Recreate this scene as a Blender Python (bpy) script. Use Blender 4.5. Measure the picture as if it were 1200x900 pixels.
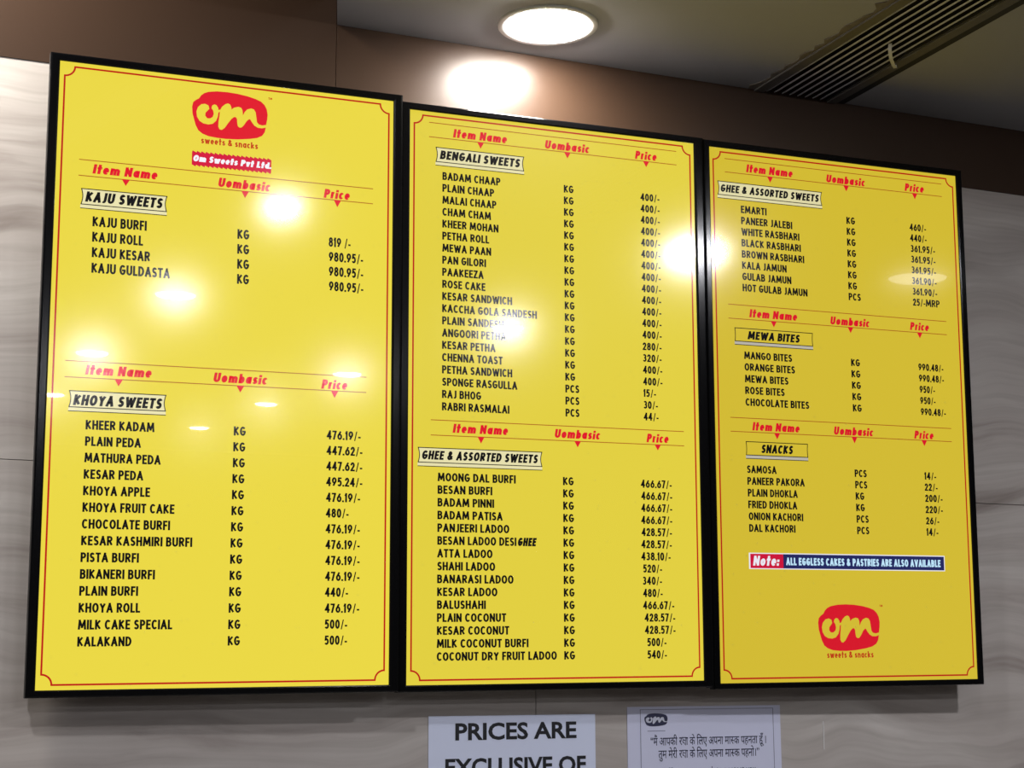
import bpy, bmesh, math, random
from mathutils import Matrix, Vector, Euler

for o in list(bpy.data.objects):
    bpy.data.objects.remove(o)
SC = bpy.context.scene
COL = SC.collection

# ------------------------------------------------------------------ camera
CAM_POS = (-0.29153, -2.47664, 1.60037)
CAM_ROWS = ((0.92174198, -0.38778934, -0.00333977),      # right
            (0.0648179, 0.16254603, -0.98456967),         # down
            (0.38234849, 0.90730271, 0.17496119))         # forward
cam = bpy.data.cameras.new('camera')
cam_o = bpy.data.objects.new('camera', cam)
COL.objects.link(cam_o)
r_, d_, f_ = [Vector(v) for v in CAM_ROWS]
M3 = Matrix((r_, -d_, -f_)).transposed()
cam_o.matrix_world = Matrix.Translation(CAM_POS) @ M3.to_4x4()
cam.sensor_width = 36.0
cam.lens = 1901.57 / 1200 * 36.0
cam.clip_start = 0.02
SC.camera = cam_o

# ------------------------------------------------------------------ world, exposure
w = bpy.data.worlds.new('world'); SC.world = w; w.use_nodes = True
w.node_tree.nodes['Background'].inputs[0].default_value = (0.02, 0.02, 0.02, 1)
w.node_tree.nodes['Background'].inputs[1].default_value = 1.0
SC.view_settings.view_transform = 'Standard'
SC.view_settings.look = 'None'
SC.view_settings.exposure = 0.0
SC.view_settings.gamma = 1.0
SC.view_settings.use_curve_mapping = False

ZC = 2.690        # lower ceiling
ZU = 3.06         # upper ceiling at the left
YW = 0.0547       # face of the back wall
# ceiling lamps: name key -> (x, y, z, diffuser diameter, rim width, radiance, colour, glint label)
LAMPS = [
    (0.786, -0.083, ZC, .138, .017, 190, (1, .94, .87), 'large round recessed downlight in the ceiling just above the middle menu screen'),
    (0.663, -1.476, ZC, .075, .012, 340, (.98, .98, 1.04), 'small ceiling downlight whose round glint shows below the first red headings of the left screen'),
    (0.619, -2.850, ZC, .125, .014, 230, (.98, .98, 1.04), 'ceiling downlight whose wide glint shows under the fourth sweet on the left screen'),
    (0.519, -4.348, ZC, .125, .014, 420, (.98, .98, 1.04), 'ceiling downlight whose glint shows above the lower Item Name heading of the left screen'),
    (1.843, -2.962, ZC, .110, .014, 450, (.98, .98, 1.04), 'ceiling downlight whose glint covers the words plain sandesh on the middle screen'),
    (1.855, -1.503, ZC, .135, .014, 400, (.98, .98, 1.04), 'ceiling downlight whose glint shows at the right edge of the middle screen'),
    (1.648, -4.497, ZC, .120, .014, 320, (.98, .98, 1.04), 'ceiling downlight whose glint shows above the lower Price heading of the left screen'),
    (1.572, -5.830, ZC, .110, .014, 260, (.98, .98, 1.04), 'ceiling downlight whose faint glint shows under the lower Uombasic heading of the left screen'),
    (1.477, -7.275, ZC, .110, .014, 230, (.98, .98, 1.04), 'far ceiling downlight whose faint glint shows left of the first unit in the khoya list'),
    (0.507, -5.947, ZC, .110, .014, 260, (.98, .98, 1.04), 'far ceiling downlight whose glint shows on the left rim of the left screen'),
    (2.626, -1.545, ZC, .170, .014, 9, (.98, .98, 1.04), 'ceiling downlight whose soft glint shows beside the prices at the top of the right screen'),
    (-0.62, -1.50, ZU, .135, .014, 420, (.98, .98, 1.04), 'added unseen downlight in the raised ceiling at the left, farther from the wall'),  # added lamp, out of view, to brighten the wall
    (-0.38, -0.15, ZU, .150, .014, 560, (1, .95, .88), 'downlight in the raised ceiling at the left, close to the brown fascia'),
]

# ------------------------------------------------------------------ helpers
def lin(c):
    return tuple(((v / 255) / 12.92 if v / 255 <= .04045 else ((v / 255 + .055) / 1.055) ** 2.4) for v in c)

def mat(name, rgb, rough=.5, spec=.5, metal=0, coat=0, coat_rough=.03, emit=None, estr=1.0, noise=None):
    m = bpy.data.materials.new(name); m.use_nodes = True
    b = m.node_tree.nodes['Principled BSDF']
    b.inputs['Base Color'].default_value = (*rgb, 1)
    b.inputs['Roughness'].default_value = rough
    b.inputs['Specular IOR Level'].default_value = spec
    b.inputs['Metallic'].default_value = metal
    b.inputs['Coat Weight'].default_value = coat
    b.inputs['Coat Roughness'].default_value = coat_rough
    if emit:
        b.inputs['Emission Color'].default_value = (*emit, 1)
        b.inputs['Emission Strength'].default_value = estr
    if noise:                                             # (scale, amount) slight tone variation
        nt = m.node_tree
        tc = nt.nodes.new('ShaderNodeTexCoord'); n = nt.nodes.new('ShaderNodeTexNoise')
        n.inputs['Scale'].default_value = noise[0]; n.inputs['Detail'].default_value = 5
        mx = nt.nodes.new('ShaderNodeMix'); mx.data_type = 'RGBA'
        mx.inputs[6].default_value = (*[v * (1 - noise[1]) for v in rgb], 1)
        mx.inputs[7].default_value = (*[min(1, v * (1 + noise[1])) for v in rgb], 1)
        nt.links.new(tc.outputs['Object'], n.inputs['Vector'])
        nt.links.new(n.outputs['Fac'], mx.inputs[0])
        nt.links.new(mx.outputs[2], b.inputs['Base Color'])
    return m

def screen_ink(name, rgb255, k=1.0):
    """a colour shown by the lit panel, behind the same half-gloss front glass"""
    return mat(name, (.012, .012, .012), rough=.115, spec=.5, coat=.35, coat_rough=.015, emit=tuple(v * k for v in lin(rgb255)), estr=1)

class MB:
    def __init__(s): s.v = []; s.f = []; s.mi = []; s.smooth = []
    def add(s, V, F, mi=0, smooth=False):
        o = len(s.v); s.v += [tuple(p) for p in V]
        s.f += [tuple(o + k for k in f) for f in F]; s.mi += [mi] * len(F); s.smooth += [smooth] * len(F)
    def box(s, a, b, mi=0):
        (x0, y0, z0), (x1, y1, z1) = a, b
        s.add([(x0, y0, z0), (x1, y0, z0), (x1, y1, z0), (x0, y1, z0), (x0, y0, z1), (x1, y0, z1), (x1, y1, z1), (x0, y1, z1)],
              [(0, 3, 2, 1), (4, 5, 6, 7), (0, 1, 5, 4), (1, 2, 6, 5), (2, 3, 7, 6), (3, 0, 4, 7)], mi)
    def flat(s, V2, F, y, mi=0):                          # outline in x, z facing -y
        s.add([(x, y, z) for x, z in V2], F, mi)
    def poly(s, P, y, mi=0):
        s.flat(P, [tuple(range(len(P)))], y, mi)
    def rect(s, x0, z0, x1, z1, y, mi=0):
        s.poly([(x0, z0), (x1, z0), (x1, z1), (x0, z1)], y, mi)
    def lathe(s, prof, c, n=48, mi=0):                    # (radius, z) profile about a vertical axis
        V = []; F = []
        for r, z in prof:
            V += [(c[0] + r * math.cos(2 * math.pi * k / n), c[1] + r * math.sin(2 * math.pi * k / n), c[2] + z) for k in range(n)]
        for i in range(len(prof) - 1):
            for k in range(n):
                a = i * n + k; b = i * n + (k + 1) % n
                F.append((a, b, b + n, a + n))
        s.add(V, F, mi, True)
    def build(s, name, mats, parent=None, bevel=0):
        me = bpy.data.meshes.new(name)
        me.from_pydata(s.v, [], s.f)
        for m in (mats if isinstance(mats, (list, tuple)) else [mats]): me.materials.append(m)
        me.polygons.foreach_set('material_index', s.mi)
        me.polygons.foreach_set('use_smooth', s.smooth)
        me.update()
        o = bpy.data.objects.new(name, me); COL.objects.link(o)
        if parent: o.parent = parent
        if bevel:
            bv = o.modifiers.new('bevel', 'BEVEL'); bv.width = bevel; bv.segments = 2; bv.limit_method = 'ANGLE'
        return o

def thing(name, label, cat, loc=(0, 0, 0), rot=None, group=None):
    o = bpy.data.objects.new(name, None); COL.objects.link(o); o.empty_display_size = .05
    o.location = loc
    if rot is not None: o.rotation_euler = rot
    o['label'] = label; o['category'] = cat
    if group: o['group'] = group
    return o

def struct(o):
    o['kind'] = 'structure'; return o

# ------------------------------------------------------------------ stroke lettering
def arc(cx,cy,rx,ry,a0,a1,n=10):
    return [(cx+rx*math.cos(math.radians(a0+(a1-a0)*i/n)),cy+ry*math.sin(math.radians(a0+(a1-a0)*i/n))) for i in range(n+1)]
OV=arc(.5,.5,.5,.5,90,450,18)
XH=.66
def lc(st,h=XH): return [[(x,y*h) for x,y in s] for s in st]
BOWL=arc(.5,.5,.5,.5,90,450,14)
G={
'A':(.60,[[(0,0),(.5,1),(1,0)],[(.2,.3),(.8,.3)]]),
'B':(.52,[[(0,0),(0,1),(.5,1)]+arc(.5,.77,.4,.23,90,-90,6)+[(0,.54)],[(.5,.54)]+arc(.55,.27,.45,.27,90,-90,6)+[(0,0)]]),
'C':(.54,[arc(.55,.5,.55,.5,48,312,14)]),
'D':(.56,[[(0,0),(0,1),(.3,1)]+arc(.3,.5,.7,.5,90,-90,10)+[(0,0)]]),
'E':(.44,[[(1,1),(0,1),(0,0),(1,0)],[(0,.52),(.85,.52)]]),
'F':(.42,[[(1,1),(0,1),(0,0)],[(0,.5),(.85,.5)]]),
'G':(.58,[arc(.52,.5,.52,.5,48,350,14)+[(1,.46),(.6,.46)]]),
'H':(.55,[[(0,0),(0,1)],[(1,0),(1,1)],[(0,.52),(1,.52)]]),
'I':(.17,[[(.5,0),(.5,1)]]),
'J':(.36,[[(1,1),(1,.25)]+arc(.4,.25,.6,.25,0,-120,6)]),
'K':(.54,[[(0,0),(0,1)],[(.95,1),(.08,.48)],[(.2,.58),(1,0)]]),
'L':(.42,[[(0,1),(0,0),(1,0)]]),
'M':(.74,[[(0,0),(.1,1),(.5,.2),(.9,1),(1,0)]]),
'N':(.57,[[(0,0),(0,1),(1,0),(1,1)]]),
'O':(.60,[OV]),
'P':(.50,[[(0,0),(0,1),(.5,1)]+arc(.5,.73,.5,.27,90,-90,8)+[(0,.46)]]),
'R':(.53,[[(0,0),(0,1),(.5,1)]+arc(.5,.75,.45,.25,90,-90,8)+[(0,.5)],[(.45,.5),(1,0)]]),
'S':(.48,[arc(.52,.75,.45,.25,30,270,9)+arc(.48,.25,.5,.25,90,-150,9)]),
'T':(.48,[[(0,1),(1,1)],[(.5,1),(.5,0)]]),
'U':(.55,[[(0,1),(0,.3)]+arc(.5,.3,.5,.3,180,360,8)+[(1,1)]]),
'V':(.58,[[(0,1),(.5,0),(1,1)]]),
'W':(.82,[[(0,1),(.25,0),(.5,.9),(.75,0),(1,1)]]),
'X':(.56,[[(0,0),(1,1)],[(0,1),(1,0)]]),
'Y':(.56,[[(0,1),(.5,.48),(1,1)],[(.5,.48),(.5,0)]]),
'Z':(.48,[[(0,1),(1,1),(0,0),(1,0)]]),
'&':(.60,[[(1,0),(.2,.72)]+arc(.42,.8,.24,.2,200,-20,7)+[(.12,.4)]+arc(.4,.24,.38,.24,150,300,6)+[(.95,.42)]]),
'0':(.46,[OV]),
'1':(.26,[[(.1,.82),(.8,1),(.8,0)]]),
'2':(.44,[arc(.5,.72,.46,.28,165,-25,8)+[(0,0),(1,0)]]),
'3':(.44,[arc(.45,.76,.45,.24,140,-90,8),arc(.45,.27,.52,.27,90,-145,8)]),
'4':(.48,[[(.75,0),(.75,1),(0,.28),(1,.28)]]),
'5':(.44,[[(.9,1),(.2,1),(.1,.55)]+arc(.45,.33,.53,.33,110,-140,9)]),
'6':(.47,[arc(.5,.32,.5,.32,90,450,12),[(.75,1),(.05,.42)]]),
'7':(.42,[[(0,1),(1,1),(.3,0)]]),
'8':(.46,[arc(.5,.77,.42,.23,90,450,12),arc(.5,.27,.5,.27,90,450,12)]),
'9':(.47,[arc(.5,.68,.5,.32,90,450,12),[(.25,0),(.95,.58)]]),
'/':(.36,[[(0,-.12),(1,1.04)]]),
'~':(0,[]),
'-':(.24,[[(0,.3),(1,.3)]]),
'.':(.16,[[(.5,0),(.5,.02)]]),
':':(.18,[[(.5,.02),(.5,.06)],[(.5,.5),(.5,.54)]]),
't':(.36,[[(.45,1),(.45,0)],[(0,.66),(1,.66)]]),
'e':(.46,lc([[(0.02,.48),(.98,.48)]+arc(.5,.5,.5,.5,0,305,12)])),
'm':(.74,lc([[(0,0),(0,1)],[(0,.6)]+arc(.25,.68,.25,.3,160,0,6)+[(.5,0)],[(.5,.6)]+arc(.75,.68,.25,.3,160,0,6)+[(1,0)]])),
'n':(.48,lc([[(0,0),(0,1)],[(0,.6)]+arc(.5,.64,.5,.36,170,0,7)+[(1,0)]])),
'a':(.48,lc([BOWL,[(1,1),(1,0)]])),
'o':(.48,lc([BOWL])),
'b':(.48,lc([BOWL])+[[(0,0),(0,1)]]),
'd':(.48,lc([BOWL])+[[(1,0),(1,1)]]),
's':(.40,lc([arc(.52,.74,.45,.26,30,270,8)+arc(.48,.25,.5,.25,90,-150,8)])),
'i':(.18,lc([[(.5,0),(.5,.86)]])+[[(.5,.97),(.5,1.0)]]),
'c':(.42,lc([arc(.55,.5,.55,.5,50,310,12)])),
'r':(.34,lc([[(0,0),(0,1)],[(0,.55)]+arc(.6,.6,.6,.38,170,60,5)])),
'k':(.48,[[(0,0),(0,1)]]+lc([[(.95,1),(.05,.42)],[(.25,.55),(1,0)]])),
'w':(.68,lc([[(0,1),(.25,0),(.5,.9),(.75,0),(1,1)]])),
'v':(.46,lc([[(0,1),(.5,0),(1,1)]])),
}
SP=.27
def thick(pts, t, cap=True):
    """stroke a polyline (in final units) to quads; sharp corners are split so that strokes keep their weight"""
    pts=[p for i,p in enumerate(pts) if i==0 or math.dist(p,pts[i-1])>1e-7]
    n=len(pts)
    if n<2: return [],[]
    def d(a,b):
        l=math.dist(a,b); return ((b[0]-a[0])/l,(b[1]-a[1])/l)
    for i in range(1,n-1):
        a,b=d(pts[i-1],pts[i]),d(pts[i],pts[i+1])
        if cap and a[0]*b[0]+a[1]*b[1]<-.05:
            V,F=thick(pts[:i+1],t); W,H=thick(pts[i:],t); o=len(V)
            return V+W,F+[tuple(o+k for k in q) for q in H]
    closed=math.dist(pts[0],pts[-1])<1e-6; h=t/2; V=[]; F=[]
    for i,p in enumerate(pts):
        if closed: a=d(pts[i-1 if i else n-2],p); b=d(p,pts[i+1 if i<n-1 else 1])
        else:
            a=d(pts[i-1],p) if i else d(p,pts[1]); b=d(p,pts[i+1]) if i<n-1 else a
        na,nb=(-a[1],a[0]),(-b[1],b[0])
        m=(na[0]+nb[0],na[1]+nb[1]); l=math.hypot(*m)
        if l<.2: m,k=na,1
        else:
            m=(m[0]/l,m[1]/l); k=min(1/max(.2,m[0]*na[0]+m[1]*na[1]),1.5)
        q=p
        if cap and not closed and i in (0,n-1):
            s=h if abs(a[0])<.36 or abs(a[1])<.1 else .35*h
            if i==0: s=-s
            q=(p[0]+a[0]*s,p[1]+a[1]*s)
        V+=[(q[0]+m[0]*h*k,q[1]+m[1]*h*k),(q[0]-m[0]*h*k,q[1]-m[1]*h*k)]
        if i: F.append((2*i-2,2*i-1,2*i+1,2*i))
    return V,F
def natural(s,t,gap,SP=SP):
    w=0
    for i,c in enumerate(s): w+= SP if c==' ' else G[c][0]+gap
    return w-gap
def text(s,x,z,h,sx,t=.17,gap=.1,shear=0):
    """outline of a string, baseline-left at (x,z): verts, faces; the pen widens with the letter width sx"""
    V=[];F=[];pen=0
    for c in s:
        if c==' ': pen+=SP;continue
        w,st=G[c]; tt=t*(.6 if c=='/' else 1)
        for pl in st:
            q=[(pen+(t/2+px*(w-t) if w>t*1.05 else w/2), t/2+py*(1-t)) for px,py in pl]
            v,g=thick(q,tt); o=len(V); F+=[tuple(o+k for k in ff) for ff in g]
            V+=[(x+(X*sx+shear*Y)*h,z+Y*h) for X,Y in v]
        pen+=w+gap
    return V,F


def put(mb, s, x, z, h, sx, y, mi=0, t=.2, gap=.085, shear=0):
    V, F = text(s, x, z, h, sx, t, gap, shear); mb.flat(V, F, y, mi)

def put_fit(mb, s, x, z, h, width, y, mi=0, t=.2, gap=.08, shear=0):
    put(mb, s, x, z, h, (width / h - shear * .5) / natural(s, t, gap), y, mi, t, gap, shear)

def type_mesh(s, size, bold=0.0):
    """printed type set in Blender's built-in face: list of verts (x, z) and faces, with its bounds"""
    cu = bpy.data.curves.new('type', 'FONT'); cu.body = s; cu.size = size; cu.offset = bold; cu.resolution_u = 3
    ob = bpy.data.objects.new('type', cu); COL.objects.link(ob)
    dg = bpy.context.evaluated_depsgraph_get(); me = bpy.data.meshes.new_from_object(ob.evaluated_get(dg))
    V = [(v.co.x, v.co.y) for v in me.vertices]; F = [tuple(p.vertices) for p in me.polygons]
    bpy.data.objects.remove(ob); bpy.data.curves.remove(cu); bpy.data.meshes.remove(me)
    return V, F

def put_type(mb, s, x, z, cap, width, y, mi=0, bold=0.0, capratio=.727):
    V, F = type_mesh(s, 1.0, bold)
    x0 = min(p[0] for p in V); x1 = max(p[0] for p in V); k = cap / capratio
    mb.flat([(x + (a - x0) * width / (x1 - x0), z + b * k) for a, b in V], F, y, mi)

# ------------------------------------------------------------------ materials of the room
def laminate():
    m = bpy.data.materials.new('grey_laminate'); m.use_nodes = True; nt = m.node_tree; L = nt.links.new
    b = nt.nodes['Principled BSDF']; b.inputs['Roughness'].default_value = .38
    tc = nt.nodes.new('ShaderNodeTexCoord')
    mp = nt.nodes.new('ShaderNodeMapping'); mp.inputs['Scale'].default_value = (1.1, 1, 9)
    wn = nt.nodes.new('ShaderNodeTexNoise'); wn.inputs['Scale'].default_value = 2.6; wn.inputs['Detail'].default_value = 2
    L(tc.outputs['Object'], wn.inputs['Vector'])
    ws = nt.nodes.new('ShaderNodeMath'); ws.operation = 'MULTIPLY_ADD'; ws.inputs[1].default_value = .16; ws.inputs[2].default_value = -.08
    L(wn.outputs['Fac'], ws.inputs[0])
    cx = nt.nodes.new('ShaderNodeCombineXYZ'); L(ws.outputs[0], cx.inputs[2])
    wa = nt.nodes.new('ShaderNodeVectorMath'); wa.operation = 'ADD'
    L(tc.outputs['Object'], wa.inputs[0]); L(cx.outputs[0], wa.inputs[1])
    L(wa.outputs[0], mp.inputs['Vector'])
    big = nt.nodes.new('ShaderNodeTexNoise'); big.inputs['Scale'].default_value = 1.6; big.inputs['Detail'].default_value = 8
    big.inputs['Roughness'].default_value = .55; big.inputs['Distortion'].default_value = .7
    L(mp.outputs[0], big.inputs['Vector'])
    mp2 = nt.nodes.new('ShaderNodeMapping'); mp2.inputs['Scale'].default_value = (.9, 1, 30)
    L(wa.outputs[0], mp2.inputs['Vector'])
    fine = nt.nodes.new('ShaderNodeTexNoise'); fine.inputs['Scale'].default_value = 2.2; fine.inputs['Detail'].default_value = 4
    fine.inputs['Distortion'].default_value = .5
    L(mp2.outputs[0], fine.inputs['Vector'])
    cr = nt.nodes.new('ShaderNodeValToRGB')
    els = cr.color_ramp.elements
    els[0].position = .25; els[0].color = (0.25, 0.212, 0.188, 1)
    els[1].position = .75; els[1].color = (0.565, 0.525, 0.485, 1)
    e = els.new(.45); e.color = (0.43, 0.388, 0.356, 1)
    e = els.new(.6); e.color = (0.475, 0.438, 0.403, 1)
    L(big.outputs['Fac'], cr.inputs[0])
    mx = nt.nodes.new('ShaderNodeMix'); mx.data_type = 'RGBA'; mx.blend_type = 'MULTIPLY'
    cr2 = nt.nodes.new('ShaderNodeValToRGB')
    cr2.color_ramp.elements[0].position = .3; cr2.color_ramp.elements[0].color = (.84, .82, .81, 1)
    cr2.color_ramp.elements[1].position = .6; cr2.color_ramp.elements[1].color = (1.06, 1.06, 1.06, 1)
    L(fine.outputs['Fac'], cr2.inputs[0])
    mx.inputs[0].default_value = .8
    L(cr.outputs[0], mx.inputs[6]); L(cr2.outputs[0], mx.inputs[7])
    L(mx.outputs[2], b.inputs['Base Color'])
    return m

LAM = laminate()
GAPM = mat('seam_shadow_gap', (.03, .028, .027), .8)
BROWN = mat('brown_gloss_laminate', (.047, .026, .0155), rough=.34, spec=.4, coat=.22, coat_rough=.03)
CEIL = mat('ceiling_paint', (.31, .31, .325), .8, .3, noise=(3, .05))
PLASTER = mat('wall_paint', (.16, .15, .14), .8, .3, noise=(2, .05))
UPPER = mat('raised_ceiling_dark_paint', (.05, .04, .035), .8, .3)
FLOORM = mat('floor_tile', (.14, .13, .12), .35, .5, noise=(2, .1))
WHITE_RIM = mat('lamp_rim_white', (.72, .72, .72), .4)
BLACKG = mat('bezel_black_gloss', (.003, .003, .0035), .14, .28)
BLACKM = mat('housing_black', (.012, .012, .013), .5)

# ------------------------------------------------------------------ room shell
X0, X1, Y0 = -3.2, 5.2, -9.0
SEAM = 1.919; BAND = 2.5524; VS = .8165
mb = MB()
gap = .0006
mb.box((X0, YW + .012, 0), (X1, YW + .2, ZU + .1), 1)           # core behind the sheets
for za, zb in ((0, .64), (.64, 1.28), (1.28, SEAM), (SEAM, BAND)):
    for xa, xb in ((X0, -1.6235), (-1.6235, VS), (VS, 3.2565), (3.2565, X1)):
        mb.box((xa + gap, YW, za + gap), (xb - gap, YW + .012, zb - gap), 0)
struct(mb.build('wall_back', [LAM, GAPM]))
mb = MB(); mb.box((X0, YW - .001, BAND), (.4517, YW + .012, ZU)); o = struct(mb.build('trim_1', BROWN)); o['label'] = 'dark brown glossy fascia board along the top of the wall, left of its joint'
mb = MB(); mb.box((.4527, YW - .001, BAND), (X1, YW + .012, ZU)); o = struct(mb.build('trim_2', BROWN)); o['label'] = 'dark brown glossy fascia board along the top of the wall, right of its joint'
mb = MB(); mb.box((X0, Y0, -.1), (X1, YW + .2, 0)); struct(mb.build('floor', FLOORM))
mb = MB(); mb.box((X0 - .1, Y0, -.1), (X0, YW + .2, ZU + .1)); struct(mb.build('wall_left', PLASTER))
mb = MB(); mb.box((X1, Y0, -.1), (X1 + .1, YW + .2, ZU + .1)); struct(mb.build('wall_right', PLASTER))
mb = MB(); mb.box((X0 - .1, Y0 - .1, -.1), (X1 + .1, Y0, ZU + .1)); struct(mb.build('wall_front', PLASTER))
# lower ceiling slab with a slanted free edge at the left and a slot for the air grille, and the raised ceiling over it
GX0, GX1, GY0 = 1.296, 1.437, -1.25
def slab(mb, P, z0, z1):   # painted underside, dark edges
    n = len(P)
    mb.add([(x, y, z0) for x, y in P] + [(x, y, z1) for x, y in P],
           [tuple(range(n))[::-1]], 0)
    mb.add([(x, y, z0) for x, y in P] + [(x, y, z1) for x, y in P],
           [tuple(range(n, 2 * n))] + [(k, (k + 1) % n, n + (k + 1) % n, n + k) for k in range(n)], 1)
ex = lambda y: .4535 + (y - YW) * .3014
yb = YW - .0015
mb = MB()
slab(mb, [(ex(yb), yb), (ex(Y0), Y0), (GX0, Y0), (GX0, yb)], ZC, ZC + .06)
slab(mb, [(GX1, yb), (GX1, Y0), (X1, Y0), (X1, yb)], ZC, ZC + .06)
slab(mb, [(GX0, GY0), (GX0, Y0), (GX1, Y0), (GX1, GY0)], ZC, ZC + .06)
struct(mb.build('ceiling', [CEIL, UPPER]))
mb = MB(); mb.box((X0, Y0, ZU), (X1, YW + .2, ZU + .1)); o = struct(mb.build('ceiling_raised', UPPER))

# ------------------------------------------------------------------ lamps
def downlight(x, y, z, dia, rimw, rad, colr, label):
    t = thing('ceiling_downlight', label, 'ceiling light', (x, y, z), group='recessed ceiling downlights')
    r = dia / 2
    m = MB(); m.lathe([(r - .001, -.001), (r, -.0022), (r + .002, -.0036), (r + rimw * .9, -.0038), (r + rimw, -.002), (r + rimw, 0)], (0, 0, 0), 64)
    m.build('rim', WHITE_RIM, t)
    e = mat('lamp_diffuser', (.8, .8, .8), .5, emit=colr, estr=rad)
    e.cycles.emission_sampling = 'FRONT_BACK'
    m = MB(); n = 48
    m.lathe([(1e-4, -.0025 - .15 * r)] + [(r * math.sin(q), -.0025 - .15 * r * math.cos(q)) for q in (.2, .4, .6, .8, 1.0, 1.2, 1.4)] + [(r + .0005, -.0025)], (0, 0, 0), n)
    m.f = [f[::-1] for f in m.f]
    m.build('diffuser', e, t)
    return t
for a in LAMPS: downlight(*a)

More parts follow.
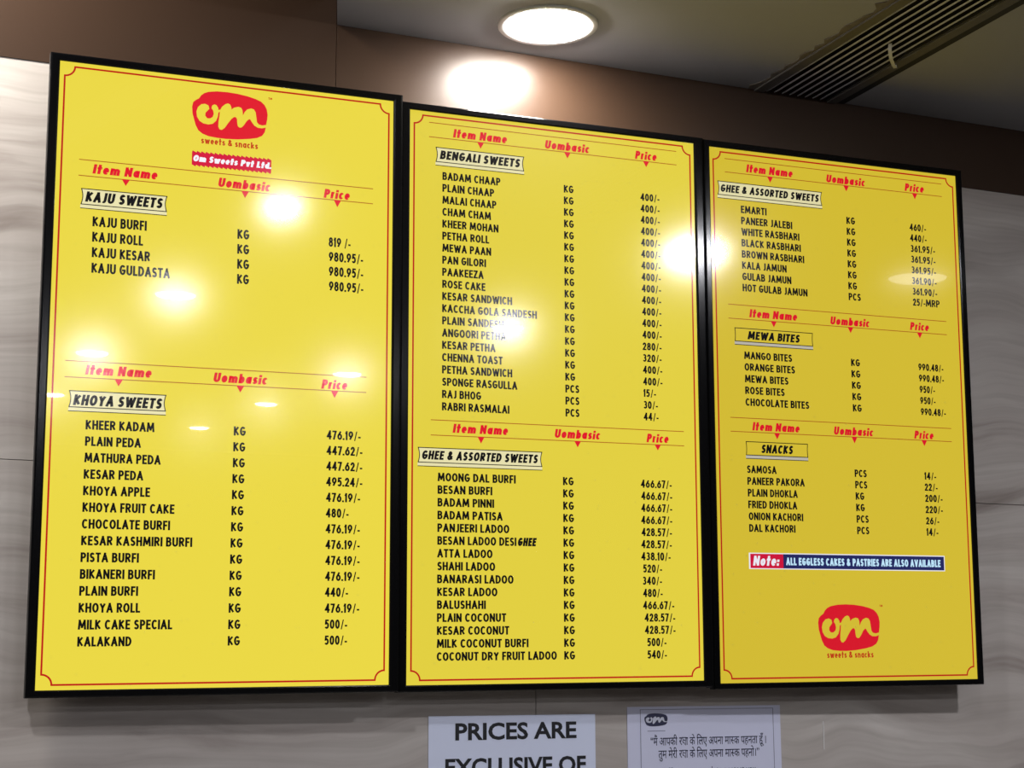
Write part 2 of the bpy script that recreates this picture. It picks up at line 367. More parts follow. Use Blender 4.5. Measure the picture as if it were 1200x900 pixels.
# ------------------------------------------------------------------ menu screens
SCREENS = [
 dict(
  heads=[
   (0.0332, 0.5023, 0.7992, 0.7741, [('Item Name', 0.0544, 0.7794, 0.0984, 0.1045, 0.7641), ('Uombasic', 0.2471, 0.7779, 0.0844, 0.2909, 0.7632), ('Price', 0.419, 0.7768, 0.0441, 0.4422, 0.7626)]),
   (0.0241, 0.4943, 0.4866, 0.4618, [('Item Name', 0.0544, 0.4674, 0.0987, 0.1039, 0.4512), ('Uombasic', 0.2472, 0.4663, 0.0856, 0.2902, 0.4515), ('Price', 0.4199, 0.4649, 0.0429, 0.4419, 0.4504)]),
  ],
  titles=[
   ('KAJU SWEETS', 0.0386, 0.1681, 0.7294, 0.7537, 0.0443, 0.7336, 0.1177, 0.0164, 1),
   ('KHOYA SWEETS', 0.0321, 0.1755, 0.4168, 0.4412, 0.0376, 0.4197, 0.1325, 0.0162, 1),
  ],
  blocks=[
   dict(h=0.0157, sx=0.9855, psx=0.9991, rows=[
    ('KAJU BURFI', 'KG', '819 /-', 0.0567, 0.6961, 0.2802, 0.6974, 0.4287, 0.6951),
    ('KAJU ROLL', 'KG', '980.95/-', 0.057, 0.672, 0.2805, 0.6725, 0.4292, 0.6714),
    ('KAJU KESAR', 'KG', '980.95/-', 0.0573, 0.6479, 0.2809, 0.6475, 0.4296, 0.6476),
    ('KAJU GULDASTA', 'KG', '980.95/-', 0.0576, 0.6237, 0.2812, 0.6226, 0.4301, 0.6239),
   ]),
   dict(h=0.0144, sx=1.0639, psx=1.1204, rows=[
    ('KHEER KADAM', 'KG', '476.19/-', 0.0574, 0.3837, 0.2815, 0.3845, 0.43, 0.3846),
    ('PLAIN PEDA', 'KG', '447.62/-', 0.0574, 0.359, 0.2813, 0.3598, 0.4301, 0.36),
    ('MATHURA PEDA', 'KG', '447.62/-', 0.0573, 0.3343, 0.2812, 0.335, 0.4302, 0.3355),
    ('KESAR PEDA', 'KG', '495.24/-', 0.0572, 0.3095, 0.281, 0.3103, 0.4302, 0.311),
    ('KHOYA APPLE', 'KG', '476.19/-', 0.0572, 0.2848, 0.2809, 0.2855, 0.4303, 0.2865),
    ('KHOYA FRUIT CAKE', 'KG', '480/-', 0.0571, 0.2601, 0.2807, 0.2608, 0.4304, 0.262),
    ('CHOCOLATE BURFI', 'KG', '476.19/-', 0.0571, 0.2353, 0.2806, 0.2361, 0.4304, 0.2375),
    ('KESAR KASHMIRI BURFI', 'KG', '476.19/-', 0.057, 0.2106, 0.2804, 0.2113, 0.4305, 0.213),
    ('PISTA BURFI', 'KG', '476.19/-', 0.057, 0.1858, 0.2803, 0.1866, 0.4306, 0.1884),
    ('BIKANERI BURFI', 'KG', '476.19/-', 0.0569, 0.1611, 0.2801, 0.1618, 0.4307, 0.1639),
    ('PLAIN BURFI', 'KG', '440/-', 0.0569, 0.1364, 0.28, 0.1371, 0.4307, 0.1394),
    ('KHOYA ROLL', 'KG', '476.19/-', 0.0568, 0.1116, 0.2798, 0.1124, 0.4308, 0.1149),
    ('MILK CAKE SPECIAL', 'KG', '500/-', 0.0568, 0.0869, 0.2797, 0.0876, 0.4309, 0.0904),
    ('KALAKAND', 'KG', '500/-', 0.0567, 0.0622, 0.2795, 0.0629, 0.4309, 0.0659),
   ]),
  ]),
 dict(
  heads=[
   (0.0334, 0.5011, 0.9337, 0.9087, [('Item Name', 0.0766, 0.9126, 0.098, 0.1261, 0.8976), ('Uombasic', 0.2446, 0.912, 0.0855, 0.2877, 0.8978), ('Price', 0.4184, 0.912, 0.0433, 0.4404, 0.8981)]),
   (0.0388, 0.5061, 0.4282, 0.4031, [('Item Name', 0.0773, 0.4088, 0.098, 0.1269, 0.3923), ('Uombasic', 0.2594, 0.408, 0.0857, 0.3024, 0.3925), ('Price', 0.4328, 0.4072, 0.0432, 0.4545, 0.393)]),
  ],
  titles=[
   ('BENGALI SWEETS', 0.046, 0.2055, 0.8668, 0.8915, 0.0524, 0.8719, 0.1462, 0.0151, 1),
   ('GHEE & ASSORTED SWEETS', 0.0174, 0.2363, 0.3578, 0.3819, 0.0228, 0.3627, 0.2063, 0.0147, 1),
  ],
  blocks=[
   dict(h=0.0136, sx=1.1089, psx=1.1995, rows=[
    ('BADAM CHAAP', 'KG', '400/-', 0.0575, 0.8362, 0.2804, 0.8355, 0.4283, 0.8367),
    ('PLAIN CHAAP', 'KG', '400/-', 0.0575, 0.8156, 0.2804, 0.8149, 0.4283, 0.8161),
    ('MALAI CHAAP', 'KG', '400/-', 0.0575, 0.795, 0.2804, 0.7944, 0.4283, 0.7956),
    ('CHAM CHAM', 'KG', '400/-', 0.0576, 0.7744, 0.2804, 0.7738, 0.4283, 0.775),
    ('KHEER MOHAN', 'KG', '400/-', 0.0576, 0.7538, 0.2804, 0.7533, 0.4283, 0.7544),
    ('PETHA ROLL', 'KG', '400/-', 0.0576, 0.7332, 0.2804, 0.7327, 0.4283, 0.7339),
    ('MEWA PAAN', 'KG', '400/-', 0.0577, 0.7125, 0.2804, 0.7122, 0.4283, 0.7133),
    ('PAN GILORI', 'KG', '400/-', 0.0577, 0.6919, 0.2804, 0.6916, 0.4283, 0.6927),
    ('PAAKEEZA', 'KG', '400/-', 0.0577, 0.6713, 0.2804, 0.6711, 0.4283, 0.6722),
    ('ROSE CAKE', 'KG', '400/-', 0.0578, 0.6507, 0.2804, 0.6505, 0.4283, 0.6516),
    ('KESAR SANDWICH', 'KG', '400/-', 0.0578, 0.6301, 0.2805, 0.63, 0.4283, 0.631),
    ('KACCHA GOLA SANDESH', 'KG', '400/-', 0.0578, 0.6095, 0.2805, 0.6094, 0.4283, 0.6104),
    ('PLAIN SANDESH', 'KG', '400/-', 0.0579, 0.5889, 0.2805, 0.5888, 0.4283, 0.5899),
    ('ANGOORI PETHA', 'KG', '280/-', 0.0579, 0.5682, 0.2805, 0.5683, 0.4283, 0.5693),
    ('KESAR PETHA', 'KG', '320/-', 0.0579, 0.5476, 0.2805, 0.5477, 0.4283, 0.5487),
    ('CHENNA TOAST', 'KG', '400/-', 0.058, 0.527, 0.2805, 0.5272, 0.4283, 0.5282),
    ('PETHA SANDWICH', 'KG', '400/-', 0.058, 0.5064, 0.2805, 0.5066, 0.4283, 0.5076),
    ('SPONGE RASGULLA', 'PCS', '15/-', 0.0581, 0.4858, 0.2805, 0.4861, 0.4283, 0.487),
    ('RAJ BHOG', 'PCS', '30/-', 0.0581, 0.4652, 0.2805, 0.4655, 0.4283, 0.4665),
    ('RABRI RASMALAI', 'PCS', '44/-', 0.0581, 0.4446, 0.2805, 0.445, 0.4283, 0.4459),
   ]),
   dict(h=0.0139, sx=1.1586, psx=1.1664, rows=[
    ('MOONG DAL BURFI', 'KG', '466.67/-', 0.0511, 0.3276, 0.2748, 0.3292, 0.4209, 0.3317),
    ('BESAN BURFI', 'KG', '466.67/-', 0.0511, 0.3069, 0.2748, 0.3083, 0.4214, 0.3111),
    ('BADAM PINNI', 'KG', '466.67/-', 0.0511, 0.2862, 0.2748, 0.2875, 0.421, 0.2905),
    ('BADAM PATISA', 'KG', '466.67/-', 0.051, 0.2654, 0.2748, 0.2667, 0.4206, 0.2699),
    ('PANJEERI LADOO', 'KG', '428.57/-', 0.051, 0.2447, 0.2748, 0.2459, 0.4209, 0.2493),
    ('BESAN LADOO DESI ~GHEE', 'KG', '428.57/-', 0.051, 0.224, 0.2748, 0.2251, 0.4202, 0.2287),
    ('ATTA LADOO', 'KG', '438.10/-', 0.0509, 0.2033, 0.2748, 0.2043, 0.4198, 0.208),
    ('SHAHI LADOO', 'KG', '520/-', 0.0509, 0.1825, 0.2748, 0.1835, 0.4227, 0.1874),
    ('BANARASI LADOO', 'KG', '340/-', 0.0509, 0.1618, 0.2747, 0.1627, 0.4215, 0.1668),
    ('KESAR LADOO', 'KG', '480/-', 0.0509, 0.1411, 0.2747, 0.1419, 0.4222, 0.1462),
    ('BALUSHAHI', 'KG', '466.67/-', 0.0508, 0.1204, 0.2747, 0.121, 0.4218, 0.1256),
    ('PLAIN COCONUT', 'KG', '428.57/-', 0.0508, 0.0996, 0.2747, 0.1002, 0.4244, 0.105),
    ('KESAR COCONUT', 'KG', '428.57/-', 0.0508, 0.0789, 0.2747, 0.0794, 0.4245, 0.0844),
    ('MILK COCONUT BURFI', 'KG', '500/-', 0.0507, 0.0582, 0.2747, 0.0586, 0.4285, 0.0638),
    ('COCONUT DRY FRUIT LADOO', 'KG', '540/-', 0.0507, 0.0375, 0.2747, 0.0378, 0.4286, 0.0432),
   ]),
  ]),
 dict(
  heads=[
   (0.0309, 0.5025, 0.9332, 0.9085, [('Item Name', 0.0753, 0.9128, 0.0976, 0.1245, 0.8975), ('Uombasic', 0.244, 0.9113, 0.0859, 0.2876, 0.8972), ('Price', 0.4178, 0.912, 0.044, 0.4402, 0.8969)]),
   (0.0314, 0.5004, 0.6652, 0.6398, [('Item Name', 0.0744, 0.6446, 0.0992, 0.1241, 0.6288), ('Uombasic', 0.2429, 0.6431, 0.0857, 0.2866, 0.6289), ('Price', 0.4174, 0.6443, 0.0429, 0.4389, 0.6289)]),
   (0.0306, 0.5012, 0.4615, 0.4368, [('Item Name', 0.0748, 0.4405, 0.0972, 0.1248, 0.4259), ('Uombasic', 0.243, 0.44, 0.0853, 0.287, 0.4251), ('Price', 0.4173, 0.4398, 0.0434, 0.4393, 0.4258)]),
  ],
  titles=[
   ('GHEE & ASSORTED SWEETS', 0.0158, 0.2334, 0.8653, 0.8901, 0.0203, 0.8708, 0.207, 0.014, 1),
   ('MEWA BITES', 0.0439, 0.2047, 0.5993, 0.6231, 0.0691, 0.6038, 0.1086, 0.0148, 0),
   ('SNACKS', 0.0612, 0.1873, 0.3959, 0.4196, 0.0908, 0.4003, 0.0659, 0.0153, 0),
  ],
  blocks=[
   dict(h=0.0137, sx=1.1219, psx=1.1759, rows=[
    ('EMARTI', 'KG', '460/-', 0.0621, 0.8351, 0.2858, 0.8354, 0.4259, 0.8339),
    ('PANEER JALEBI', 'KG', '440/-', 0.0621, 0.8144, 0.2857, 0.8147, 0.426, 0.8133),
    ('WHITE RASBHARI', 'KG', '361.95/-', 0.062, 0.7938, 0.2856, 0.7941, 0.4261, 0.7928),
    ('BLACK RASBHARI', 'KG', '361.95/-', 0.0619, 0.7732, 0.2855, 0.7734, 0.4262, 0.7723),
    ('BROWN RASBHARI', 'KG', '361.95/-', 0.0619, 0.7526, 0.2854, 0.7527, 0.4263, 0.7518),
    ('KALA JAMUN', 'KG', '361.90/-', 0.0618, 0.732, 0.2853, 0.732, 0.4264, 0.7313),
    ('GULAB JAMUN', 'KG', '361.90/-', 0.0617, 0.7114, 0.2852, 0.7114, 0.4266, 0.7107),
    ('HOT GULAB JAMUN', 'PCS', '25/-MRP', 0.0617, 0.6908, 0.2851, 0.6907, 0.4267, 0.6902),
   ]),
   dict(h=0.0135, sx=1.1582, psx=1.1226, rows=[
    ('MANGO BITES', 'KG', '990.48/-', 0.0615, 0.5678, 0.2854, 0.5669, 0.433, 0.5688),
    ('ORANGE BITES', 'KG', '990.48/-', 0.0617, 0.5468, 0.2855, 0.5461, 0.4333, 0.5476),
    ('MEWA BITES', 'KG', '950/-', 0.0618, 0.5257, 0.2857, 0.5253, 0.4337, 0.5264),
    ('ROSE BITES', 'KG', '950/-', 0.0619, 0.5047, 0.2858, 0.5044, 0.434, 0.5052),
    ('CHOCOLATE BITES', 'KG', '990.48/-', 0.062, 0.4837, 0.2859, 0.4836, 0.4344, 0.484),
   ]),
   dict(h=0.0136, sx=1.1046, psx=1.256, rows=[
    ('SAMOSA', 'PCS', '14/-', 0.0616, 0.3639, 0.285, 0.3637, 0.4364, 0.3644),
    ('PANEER PAKORA', 'PCS', '22/-', 0.0619, 0.3432, 0.2853, 0.343, 0.4363, 0.3437),
    ('PLAIN DHOKLA', 'KG', '200/-', 0.0622, 0.3225, 0.2855, 0.3224, 0.4363, 0.323),
    ('FRIED DHOKLA', 'KG', '220/-', 0.0625, 0.3018, 0.2857, 0.3017, 0.4362, 0.3023),
    ('ONION KACHORI', 'PCS', '26/-', 0.0629, 0.2811, 0.2859, 0.281, 0.4362, 0.2816),
    ('DAL KACHORI', 'PCS', '14/-', 0.0632, 0.2604, 0.2862, 0.2604, 0.4361, 0.2609),
   ]),
  ]),
]
LOGO_BLOB = [(-0.4123, 0.1903), (-0.3856, 0.2342), (-0.3475, 0.2681), (-0.2924, 0.2926), (-0.1809, 0.3128), (-0.046, 0.3185), (0.0898, 0.3127), (0.2265, 0.2951), (0.3412, 0.2687), (0.4105, 0.2423), (0.4572, 0.2012), (0.4871, 0.1462), (0.5, 0.0774), (0.4957, 0.0065), (0.4833, -0.0595), (0.4776, -0.1128), (0.4651, -0.1728), (0.4318, -0.2234), (0.3641, -0.2605), (0.2622, -0.284), (0.1043, -0.3083), (-0.0531, -0.3185), (-0.1651, -0.3166), (-0.2769, -0.3067), (-0.3554, -0.2814), (-0.4119, -0.2421), (-0.4468, -0.1773), (-0.4711, -0.0997), (-0.4931, -0.0218), (-0.5, 0.0695), (-0.4883, 0.1287), (-0.4559, 0.1616)]
LOGO_O = [(-0.2753, 0.0629), (-0.2876, 0.1077), (-0.3326, 0.1252), (-0.3824, 0.1131), (-0.4257, 0.0673), (-0.4429, 0.0074), (-0.4333, -0.0605), (-0.3987, -0.1139), (-0.3479, -0.1423), (-0.281, -0.1492), (-0.2256, -0.1333), (-0.182, -0.0876), (-0.1612, -0.0272), (-0.1537, 0.0317), (-0.1585, 0.0891), (-0.1817, 0.1233), (-0.2099, 0.1314), (-0.2375, 0.114), (-0.2477, 0.0779), (-0.2246, 0.0461), (-0.2156, 0.0009), (-0.2279, -0.0411), (-0.2608, -0.0648), (-0.2998, -0.0673), (-0.3262, -0.0359), (-0.3239, 0.0049), (-0.2969, 0.0371)]
LOGO_M = [(-0.1299, 0.0694), (-0.1085, 0.1127), (-0.0645, 0.1531), (-0.0311, 0.1655), (-0.0026, 0.1551), (0.0128, 0.1221), (0.0182, 0.0879), (0.0491, 0.1173), (0.1052, 0.136), (0.1451, 0.127), (0.1629, 0.0942), (0.1701, 0.0251), (0.1917, 0.0744), (0.2249, 0.1136), (0.2757, 0.1339), (0.3158, 0.1249), (0.3395, 0.0869), (0.3488, 0.0237), (0.3595, -0.0452), (0.3829, -0.0716), (0.4288, -0.0812), (0.4915, -0.0667), (0.4842, -0.1027), (0.4297, -0.1209), (0.3725, -0.1195), (0.3263, -0.0959), (0.2912, -0.0534), (0.2676, -0.0155), (0.2506, -0.0175), (0.2228, -0.0442), (0.1845, -0.1071), (0.1569, -0.1395), (0.1287, -0.1452), (0.1057, -0.1282), (0.0969, -0.0886), (0.0922, -0.031), (0.0746, -0.0076), (0.0521, -0.0103), (0.019, -0.0399), (-0.0246, -0.1033), (-0.0679, -0.1722), (-0.1064, -0.2034), (-0.1345, -0.1975), (-0.1521, -0.1649), (-0.1505, -0.0953), (-0.1411, -0.0247), (-0.1348, 0.0398), (-0.1602, 0.0251), (-0.1656, 0.0592)]

DW, DH = .5355, .952
QT = Matrix(((0.99980572, 0.01697078, -0.01002579), (-0.01721938, 0.99953277, -0.02525355), (0.00959254, 0.02542129, 0.9996308)))
OFFS = [Vector((0, 0, 0)), Vector((.569517, .012, -.001892)), Vector((1.136714, .014237, -.00743))]
BEZ = [(.015, .0168, .0125, .0115), (.0160, .0198, .0125, .0115), (.0135, .0135, .0125, .0105)]     # left, right, top, bottom
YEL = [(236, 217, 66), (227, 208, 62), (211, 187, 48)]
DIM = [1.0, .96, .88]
LABELS = ['lit yellow menu screen in a black frame, leftmost of three, listing kaju and khoya sweets',
          'lit yellow menu screen in a black frame, middle of three, with two long price lists',
          'lit yellow menu screen in a black frame, rightmost of three, with a blue note bar']
BLACKT = screen_ink('ink_black', (3, 2, 6))
CREAM = [screen_ink('ink_cream', (236, 228, 176), d) for d in DIM]
RED = [screen_ink('ink_red', (226, 14, 40), d) for d in DIM]
LINE = [screen_ink('ink_rule', (176, 96, 22), d) for d in DIM]
BORD = [screen_ink('ink_border', (190, 14, 12), d) for d in DIM]
RUST = [screen_ink('ink_rust', (196, 62, 18), d) for d in DIM]
CRIM = [screen_ink('ink_crimson', (214, 8, 58), d) for d in DIM]
WHT = [screen_ink('ink_white', (246, 244, 255), d) for d in DIM]
NAVY = screen_ink('ink_navy', (28, 34, 92))
ICE = screen_ink('ink_pale_blue', (190, 228, 250))
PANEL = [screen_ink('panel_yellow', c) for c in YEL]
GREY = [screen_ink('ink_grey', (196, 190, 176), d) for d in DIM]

def bezel_mesh(L, R, T, B):
    m = MB(); loops = []
    for f, y in ((0, .0012), (.06, -.0018), (.2, -.0032), (.8, -.0032), (.95, -.0022), (1, 0), (1, .014)):
        loops.append([(-L * f, y, -B * f), (DW + R * f, y, -B * f), (DW + R * f, y, DH + T * f), (-L * f, y, DH + T * f)])
    V = [p for l in loops for p in l]; F = []
    for i in range(len(loops) - 1):
        for k in range(4):
            a = i * 4 + k; b = i * 4 + (k + 1) % 4
            F.append((b, a, a + 4, b + 4))
    m.add(V, F[:-4], 0); m.add(V, F[-4:], 1); return m

def border_mesh():
    d, r, wd = .0072, .0150, .0027
    P = []
    for cx, cz, a0 in ((d, d, 90), (DW - d, d, 180), (DW - d, DH - d, 270), (d, DH - d, 0)):
        a1 = a0 - 90
        P += [(cx + r * math.cos(math.radians(a0 + (a1 - a0) * k / 8)), cz + r * math.sin(math.radians(a0 + (a1 - a0) * k / 8))) for k in range(9)]
    P.append(P[0])
    V, F = thick(P, wd, False)
    m = MB(); m.flat(V, F, -.0003); return m

def heading(h, red, rule, parent):
    x0, x1, zt, zb, words = h
    for z in (zt, zb):
        m = MB(); m.rect(x0, z - .0007, x1, z + .0007, -.0003); m.build('heading_rule', rule, parent)
    for s, x, z, wd, ax, az in words:
        m = MB(); put_fit(m, s, x, z - .0005, .0150, wd, -.0005, 0, .235, .10, .17); m.build('column_heading', red, parent)
        m = MB(); m.poly([(ax, az), (ax + .0062, zb + .0003), (ax - .0062, zb + .0003)], -.0005); m.build('pointer', red, parent)

def title_mesh(t):
    s, x0, x1, zb, zt, tx, tz, tw, th, fill = t
    m = MB(); h = zt - zb
    bow = .0022 if fill else .0008                              # the ends curve inwards like a ribbon
    lf = [(x0 + bow * math.sin(math.pi * k / 6), zb + h * k / 6) for k in range(7)]
    rt = [(x1 - bow * math.sin(math.pi * k / 6), zb + h * k / 6) for k in range(7)]
    out = lf + rt[::-1]
    if fill: m.poly(out[::-1], -.0003, 1)
    m.rect(x0 - .001, zb - .0062, x1 + .0005, zb - .0006, -.0002, 1 if fill else 2)
    for P in (lf, rt, [lf[0], rt[0]], [lf[-1], rt[-1]]):
        V, F = thick(P, .0014); m.flat(V, F, -.0004, 0)
    m.rect(x0 - .001, zb - .0068, x1 + .0008, zb - .0056, -.0004, 0)
    put_fit(m, s, tx, tz, th, tw, -.0006, 0, .225, .075, .17)
    return m

def menu_row(row, b, parent):
    name, unit, price, nx, nz, ux, uz, px, pz = row
    h = b['h']; z = nz
    def line(m, s, x, k, t=.195):
        wd = (natural(s, .17, .1, .24) - .10 * s.count('/')) * k * h
        put_fit(m, s, x, z, h, wd, -.0003, 0, t, .065); return wd
    m = MB(); sx = b['sx']
    if '~' in name:
        a, c = name.split('~'); wa = line(m, a.rstrip(), nx, sx * .975)
        q = MB(); put_fit(q, c, nx + wa + .0018, z, h, .0340, -.0003, 0, .25, .06, .17)
        q.build('item_name', BLACKT, parent)['label'] = 'bold slanted last word of a sweet name'
    else: line(m, name, nx, sx)
    m.build('item_name', BLACKT, parent)
    m = MB(); line(m, unit, ux, sx); m.build('unit', BLACKT, parent)
    m = MB(); line(m, price, px, b['psx'], .18); m.build('price', BLACKT, parent)

def logo(parent, cx, cz, wd, k, disc, letters, rust, tag_text=True, name='emblem'):
    m = MB(); S = lambda P: [(cx + x * wd, cz + z * wd) for x, z in P]
    m.poly(S(LOGO_BLOB), -.0003, 0); m.poly(S(LOGO_O), -.0005, 1); m.poly(S(LOGO_M), -.0005, 1)
    o = m.build(name, [disc, letters], parent)
    if tag_text:
        q = MB()
        put_fit(q, 'sweets & snacks', cx - .372 * wd, cz - .412 * wd, .0105 * wd / .1212, .752 * wd, -.0003, 0, .19, .09)
        q.build('emblem_wording', rust, parent)
        q = MB(); put_fit(q, 'TM', cx + .505 * wd, cz + .285 * wd, .0035 * wd / .1212, .052 * wd, -.0003, 0, .2, .1)
        q.build('trademark_sign', rust, parent)
    return o

for k in range(3):
    loc = QT @ OFFS[k] + Vector((0, 0, 1.577))
    t = thing('menu_screen', LABELS[k], 'menu board', loc, QT.to_euler(), 'menu screens side by side on the wall')
    if k == 1: t.scale = (.9954,) * 3
    L, R, T, B = BEZ[k]
    bezel_mesh(L, R, T, B).build('bezel', [BLACKG, BLACKM], t)
    m = MB(); m.box((-L + .002, .0105, -B + .002), (DW + R - .002, .034, DH + T - .002)); m.build('housing', BLACKM, t, .002)
    c = QT @ (OFFS[k] + Vector((DW / 2, .034, DH / 2 - .15)))
    dep = (YW - c.y) - .0075
    m = MB()
    for bx in (.14, DW - .20): m.box((bx, .0335, .22), (bx + .06, .034 + dep, .62))
    m.box((.10, .0345, .30), (DW - .10, .034 + dep * .6, .34)); m.box((.10, .0345, .50), (DW - .10, .034 + dep * .6, .54))
    m.build('wall_bracket', BLACKM, t)
    m = MB(); m.rect(-.001, -.001, DW + .001, DH + .001, 0)
    m.add([(-.001, .008, -.001), (DW + .001, .008, -.001), (DW + .001, .008, DH + .001), (-.001, .008, DH + .001)], [(3, 2, 1, 0)])
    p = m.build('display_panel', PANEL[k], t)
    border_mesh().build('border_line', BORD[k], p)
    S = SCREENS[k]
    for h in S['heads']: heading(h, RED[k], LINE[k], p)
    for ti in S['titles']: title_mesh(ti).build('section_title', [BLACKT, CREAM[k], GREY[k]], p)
    for b in S['blocks']:
        for row in b['rows']: menu_row(row, b, p)
    if k == 0:
        logo(p, .2640, .8951, .1212, k, RED[0], PANEL[0], RUST[0])
        m = MB(); x0, x1, zb, zt = .2052, .3322, .8066, .8322; n = 18; dx = (x1 - x0) / n
        P = []
        for i in range(n): P += [(x0 + i * dx, zb + .0028), (x0 + (i + .85) * dx, zb)]
        P += [(x1, zb + .0028), (x1, zt - .0028)]
        for i in range(n)[::-1]: P += [(x0 + (i + .15) * dx, zt), (x0 + i * dx, zt - .0028)]
        m.poly(P, -.0003, 0)
        put_fit(m, 'Om Sweets Pvt Ltd.', .2068, .8148, .0104, .1255, -.0005, 1, .25, .07, .17)
        m.build('name_ribbon', [CRIM[0], WHT[0]], p)
    if k == 2:
        logo(p, .2627, .0937, .1290, k, RED[2], PANEL[2], RUST[2])
        m = MB()
        m.rect(.0612, .1956, .4740, .2240, -.0002, 2)
        m.rect(.0640, .1972, .1306, .2222, -.0003, 0); m.rect(.1306, .1972, .4722, .2222, -.0003, 1)
        put_fit(m, 'Note:', .0690, .2016, .0172, .0530, -.0005, 2, .215, .10, .17)
        put_fit(m, 'ALL EGGLESS CAKES & PASTRIES ARE ALSO AVAILABLE', .1362, .2030, .0132, .3280, -.0005, 3, .22, .08)
        m.build('note_bar', [CRIM[2], NAVY, WHT[2], ICE], p)

# ------------------------------------------------------------------ paper notices on the wall below
PAPER = mat('white_paper', (.70, .75, .92), .45, .4, noise=(8, .03))
SLEEVE = mat('laminated_paper', (.66, .675, .84), .3, .5, noise=(8, .03))
INK = mat('printed_black', (.012, .012, .016), .4)
INKB = mat('printed_dark_blue', (.03, .032, .075), .4)
RULE = mat('printed_pale_rule', (.25, .26, .36), .5)
PW = mat('emblem_white', (.62, .64, .74), .4)
yp = YW - .0016
t = thing('price_notice', 'white paper notice with large black capitals, on the wall under the middle screen', 'notice', (.7755, YW, 1.321))
m = MB(); m.box((-.1497, -.0015, 0), (.1497, -.0002, .2095)); m.build('sheet', PAPER, t)
m = MB(); put_type(m, 'PRICES ARE', -.1035, .1693 + .0020, .0270, .2180, -.0019, 0, .028); m.build('lettering', INK, t)
m = MB(); put_type(m, 'EXCLUSIVE OF', -.1208, .1693 - .0545, .0270, .2520, -.0019, 0, .028); m.build('lettering', INK, t)

t = thing('mask_notice', 'laminated paper notice with two lines of Hindi, on the wall right of the price notice', 'notice', (1.1380, YW, 1.333))
m = MB(); m.box((-.1520, -.0015, 0), (.1520, -.0002, .2085)); m.build('sheet', SLEEVE, t)
m = MB()
for xx in (-.1270, .1370): m.rect(xx - .0007, 0, xx + .0007, .2040, -.0017, 0)
m.rect(-.1270, .2030, .1370, .2040, -.0017, 0)
m.build('border_line', RULE, t)
e = logo(t, -.0970, .1842, .0450, 0, INKB, PW, None, False)
for v in e.data.vertices: v.co.y -= .0016; v.co.z = .1862 + (v.co.z - .1842) * .76
m = MB(); m.rect(-.114, .1668, -.0795, .1680, -.0019); m.build('emblem_wording', RULE, t)
def hindi_line(mb, s, x, z, ht, width, y):
    """Devanagari set piece by piece in visual order; a letter in [ ] is cut to its half form"""
    import re
    V = []; F = []; pen = 0.0
    for piece in re.findall(r'\[.\]| |[^\[\] ]+', s):
        if piece == ' ': pen += .25; continue
        half = piece[0] == '['
        if piece == '[क]':                               # the joined ksha letter, drawn with strokes
            v = []; f = []
            for P in ([(.0, .70), (.62, .70)], [(.18, .70), (.07, .58), (.21, .46), (.06, .34), (.13, .20), (.29, .24), (.42, .03)], [(.21, .46), (.36, .47), (.52, .40)], [(.52, .70), (.52, 0)]):
                a, q = thick([(u * .95, w * .885) for u, w in P], .062); o = len(v); v += a; f += [tuple(o + k for k in g) for g in q]
            o = len(V); V += [(a + pen, c) for a, c in v]; F += [tuple(o + k for k in q) for q in f]; pen += .57
            continue
        v, f = type_mesh(piece.strip('[]'), 1.0, .006)
        x0 = min(p[0] for p in v); x1 = max(p[0] for p in v)
        if half:
            cut = x0 + (x1 - x0) * .70
            b = bmesh.new(); vs = [b.verts.new((p[0], p[1], 0)) for p in v]
            for q in f:
                try: b.faces.new([vs[k] for k in q])
                except ValueError: pass
            bmesh.ops.bisect_plane(b, geom=b.verts[:] + b.edges[:] + b.faces[:], plane_co=(cut, 0, 0), plane_no=(1, 0, 0), clear_outer=True)
            b.verts.index_update()
            v = [(q.co.x, q.co.y) for q in b.verts]; f = [tuple(q.index for q in g.verts) for g in b.faces]; b.free()
            x1 = cut + .01
        o = len(V); V += [(a - x0 + pen, c) for a, c in v]; F += [tuple(o + k for k in q) for q in f]
        pen += x1 - x0
    k = ht / .72
    mb.flat([(x + a * width / pen, z + c * k) for a, c in V], F, y, 0)
m = MB(); hindi_line(m, '\u201cमैं आपकी र[क]ा के िलए अपना मा[स]क पहनता हूँ ।', -.1080, .1430, .0145, .2290, -.0019); m.build('lettering', INKB, t)
m = MB(); hindi_line(m, 'तुम मेरी र[क]ा के िलए अपना मा[स]क पहनो।\u201d', -.0935, .1215, .0145, .2000, -.0019); m.build('lettering', INKB, t)
m = MB(); put_type(m, '\u201cI wear my mask to protect you', -.0740, .0945, .0120, .1720, -.0019, 0, .004); m.build('lettering', INKB, t)


th = thing('mark', 'thin pale vertical thread on the grey wall right of the mask notice', 'mark', (1.3803, YW, 1.4625))
m = MB(); m.box((-.0007, -.0012, 0), (.0007, -.0002, .0495)); m.build('streak', mat('pale_mark', (.75, .74, .72), .6), th)  # thin pale vertical line on the wall

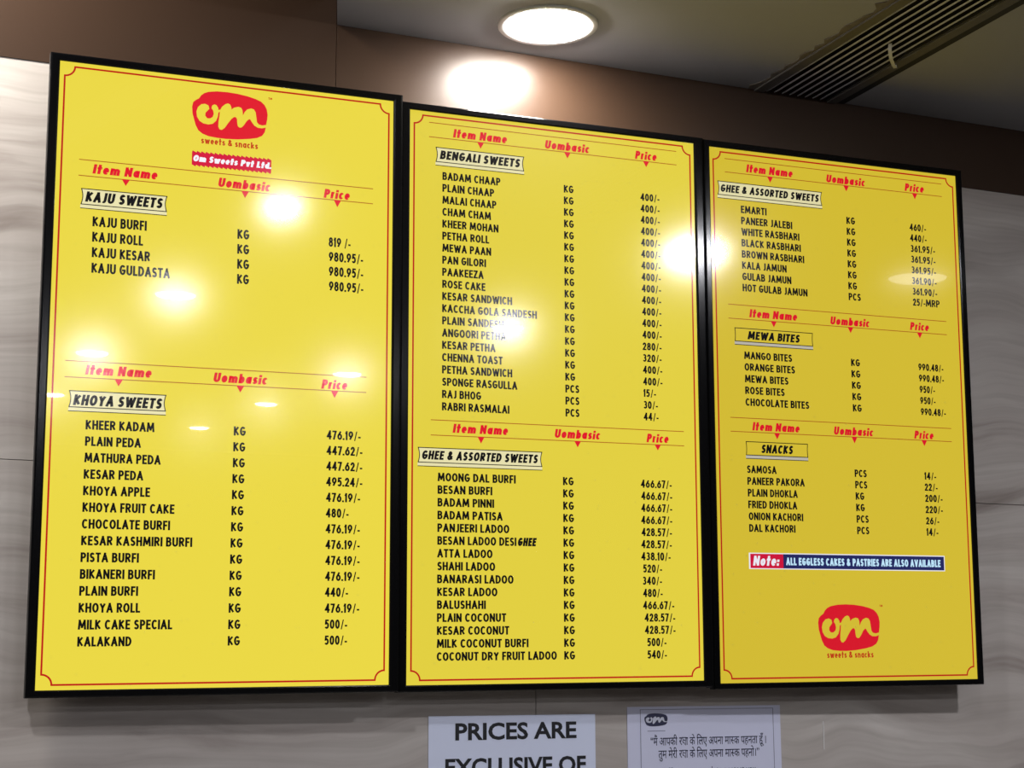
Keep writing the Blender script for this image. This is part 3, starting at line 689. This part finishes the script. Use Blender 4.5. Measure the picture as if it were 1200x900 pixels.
# ------------------------------------------------------------------ air grille in the ceiling
GM = mat('grille_grey_metal', (.62, .62, .64), .45, .5, noise=(30, .15))
GD = mat('grille_flange', (.085, .078, .072), .6, .4, noise=(25, .3))
DUCT = mat('duct_black', (.008, .008, .008), .8)
SEAL = mat('torn_sealant', (.15, .13, .11), .8, .3, noise=(40, .35))
g = thing('air_grille', 'long dark slotted air grille set in the ceiling at upper right', 'air vent', (1.3665, YW, ZC))
m = MB(); lx0, lx1, ly0 = GX0 - 1.3665, GX1 - 1.3665, GY0 - YW
y1 = -.004
m.box((lx0 - .022, ly0 - .02, -.005), (lx0, y1, -.0003)); m.box((lx1, ly0 - .02, -.005), (lx1 + .021, y1, -.0003))
m.box((lx0, ly0 - .02, -.005), (lx1, ly0, -.0003))
m.build('frame', GD, g, .001)
m = MB()
m.box((lx0, ly0, .062), (lx1, y1, .066)); m.box((lx0, ly0, 0), (lx0 + .002, y1, .062)); m.box((lx1 - .002, ly0, 0), (lx1, y1, .062))
m.build('duct', DUCT, g)
n = 8
for i in range(n):
    x = lx0 + (i + .62) * (lx1 - lx0) / (n + .2)
    m = MB(); a = math.radians(28)
    c, s = math.cos(a), math.sin(a); hw, ht = .0058, .0010
    P = [(x + u * c - v * s, .002 + u * s + v * c) for u, v in ((-hw, -ht), (hw, -ht), (hw, ht), (-hw, ht))]
    m.add([(px, ly0, pz) for px, pz in P] + [(px, y1, pz) for px, pz in P], [(0, 1, 2, 3), (7, 6, 5, 4)] + [(k, k + 4, (k + 1) % 4 + 4, (k + 1) % 4) for k in range(4)])
    m.build('slat', GM, g)
m = MB(); m.box((lx1 + .0215, ly0 - .02, -.0022), (lx1 + .040, y1, -.0003)); m.build('shadow_gap_strip', DUCT, g)  # flat black strip stands in for the shadow gap beside the frame
rnd = random.Random(5)
E1 = []; yv = y1; N = 80
P = [(lx0 - .0222, ly0)]
for i in range(N + 1):
    yy = ly0 + (y1 - ly0) * i / N
    P.append((lx0 - .022 - .004 - .013 * abs(rnd.gauss(0, .5)) * (1 if rnd.random() < .6 else .3) - .006 * (i % 3 == 0), yy))
P.append((lx0 - .0222, y1))
m = MB(); q = len(P)
m.add([(x, y, -.0016) for x, y in P] + [(x, y, -.0002) for x, y in P], [tuple(range(q)), tuple(range(q, 2 * q))[::-1]] + [(k, k + q, (k + 1) % q + q, (k + 1) % q) for k in range(q)])
m.build('torn_sealant', SEAL, g)
# strip of ribbon hanging in the slots
rb = thing('ribbon', 'short pale strip of ribbon caught in the slots of the air grille', 'ribbon', (1.428, -.205, ZC - .006))
m = MB(); pts = [(-.052, -.035, .004), (-.050, -.030, -.006), (-.035, -.012, -.013), (-.012, .012, -.014), (.008, .034, -.008), (.012, .040, .0005)]
V = []; F = []
for i, (x, y, z) in enumerate(pts):
    V += [(x - .002, y + .0025, z), (x + .002, y - .0025, z), (x + .002, y - .0025, z + .0006), (x - .002, y + .0025, z + .0006)]
    if i: F += [((i - 1) * 4 + k, (i - 1) * 4 + (k + 1) % 4, i * 4 + (k + 1) % 4, i * 4 + k) for k in range(4)]
F += [(3, 2, 1, 0), tuple(len(V) - 4 + k for k in range(4))]
m.add(V, F); m.build('strip', mat('pale_ribbon', (.55, .55, .52), .5), rb)
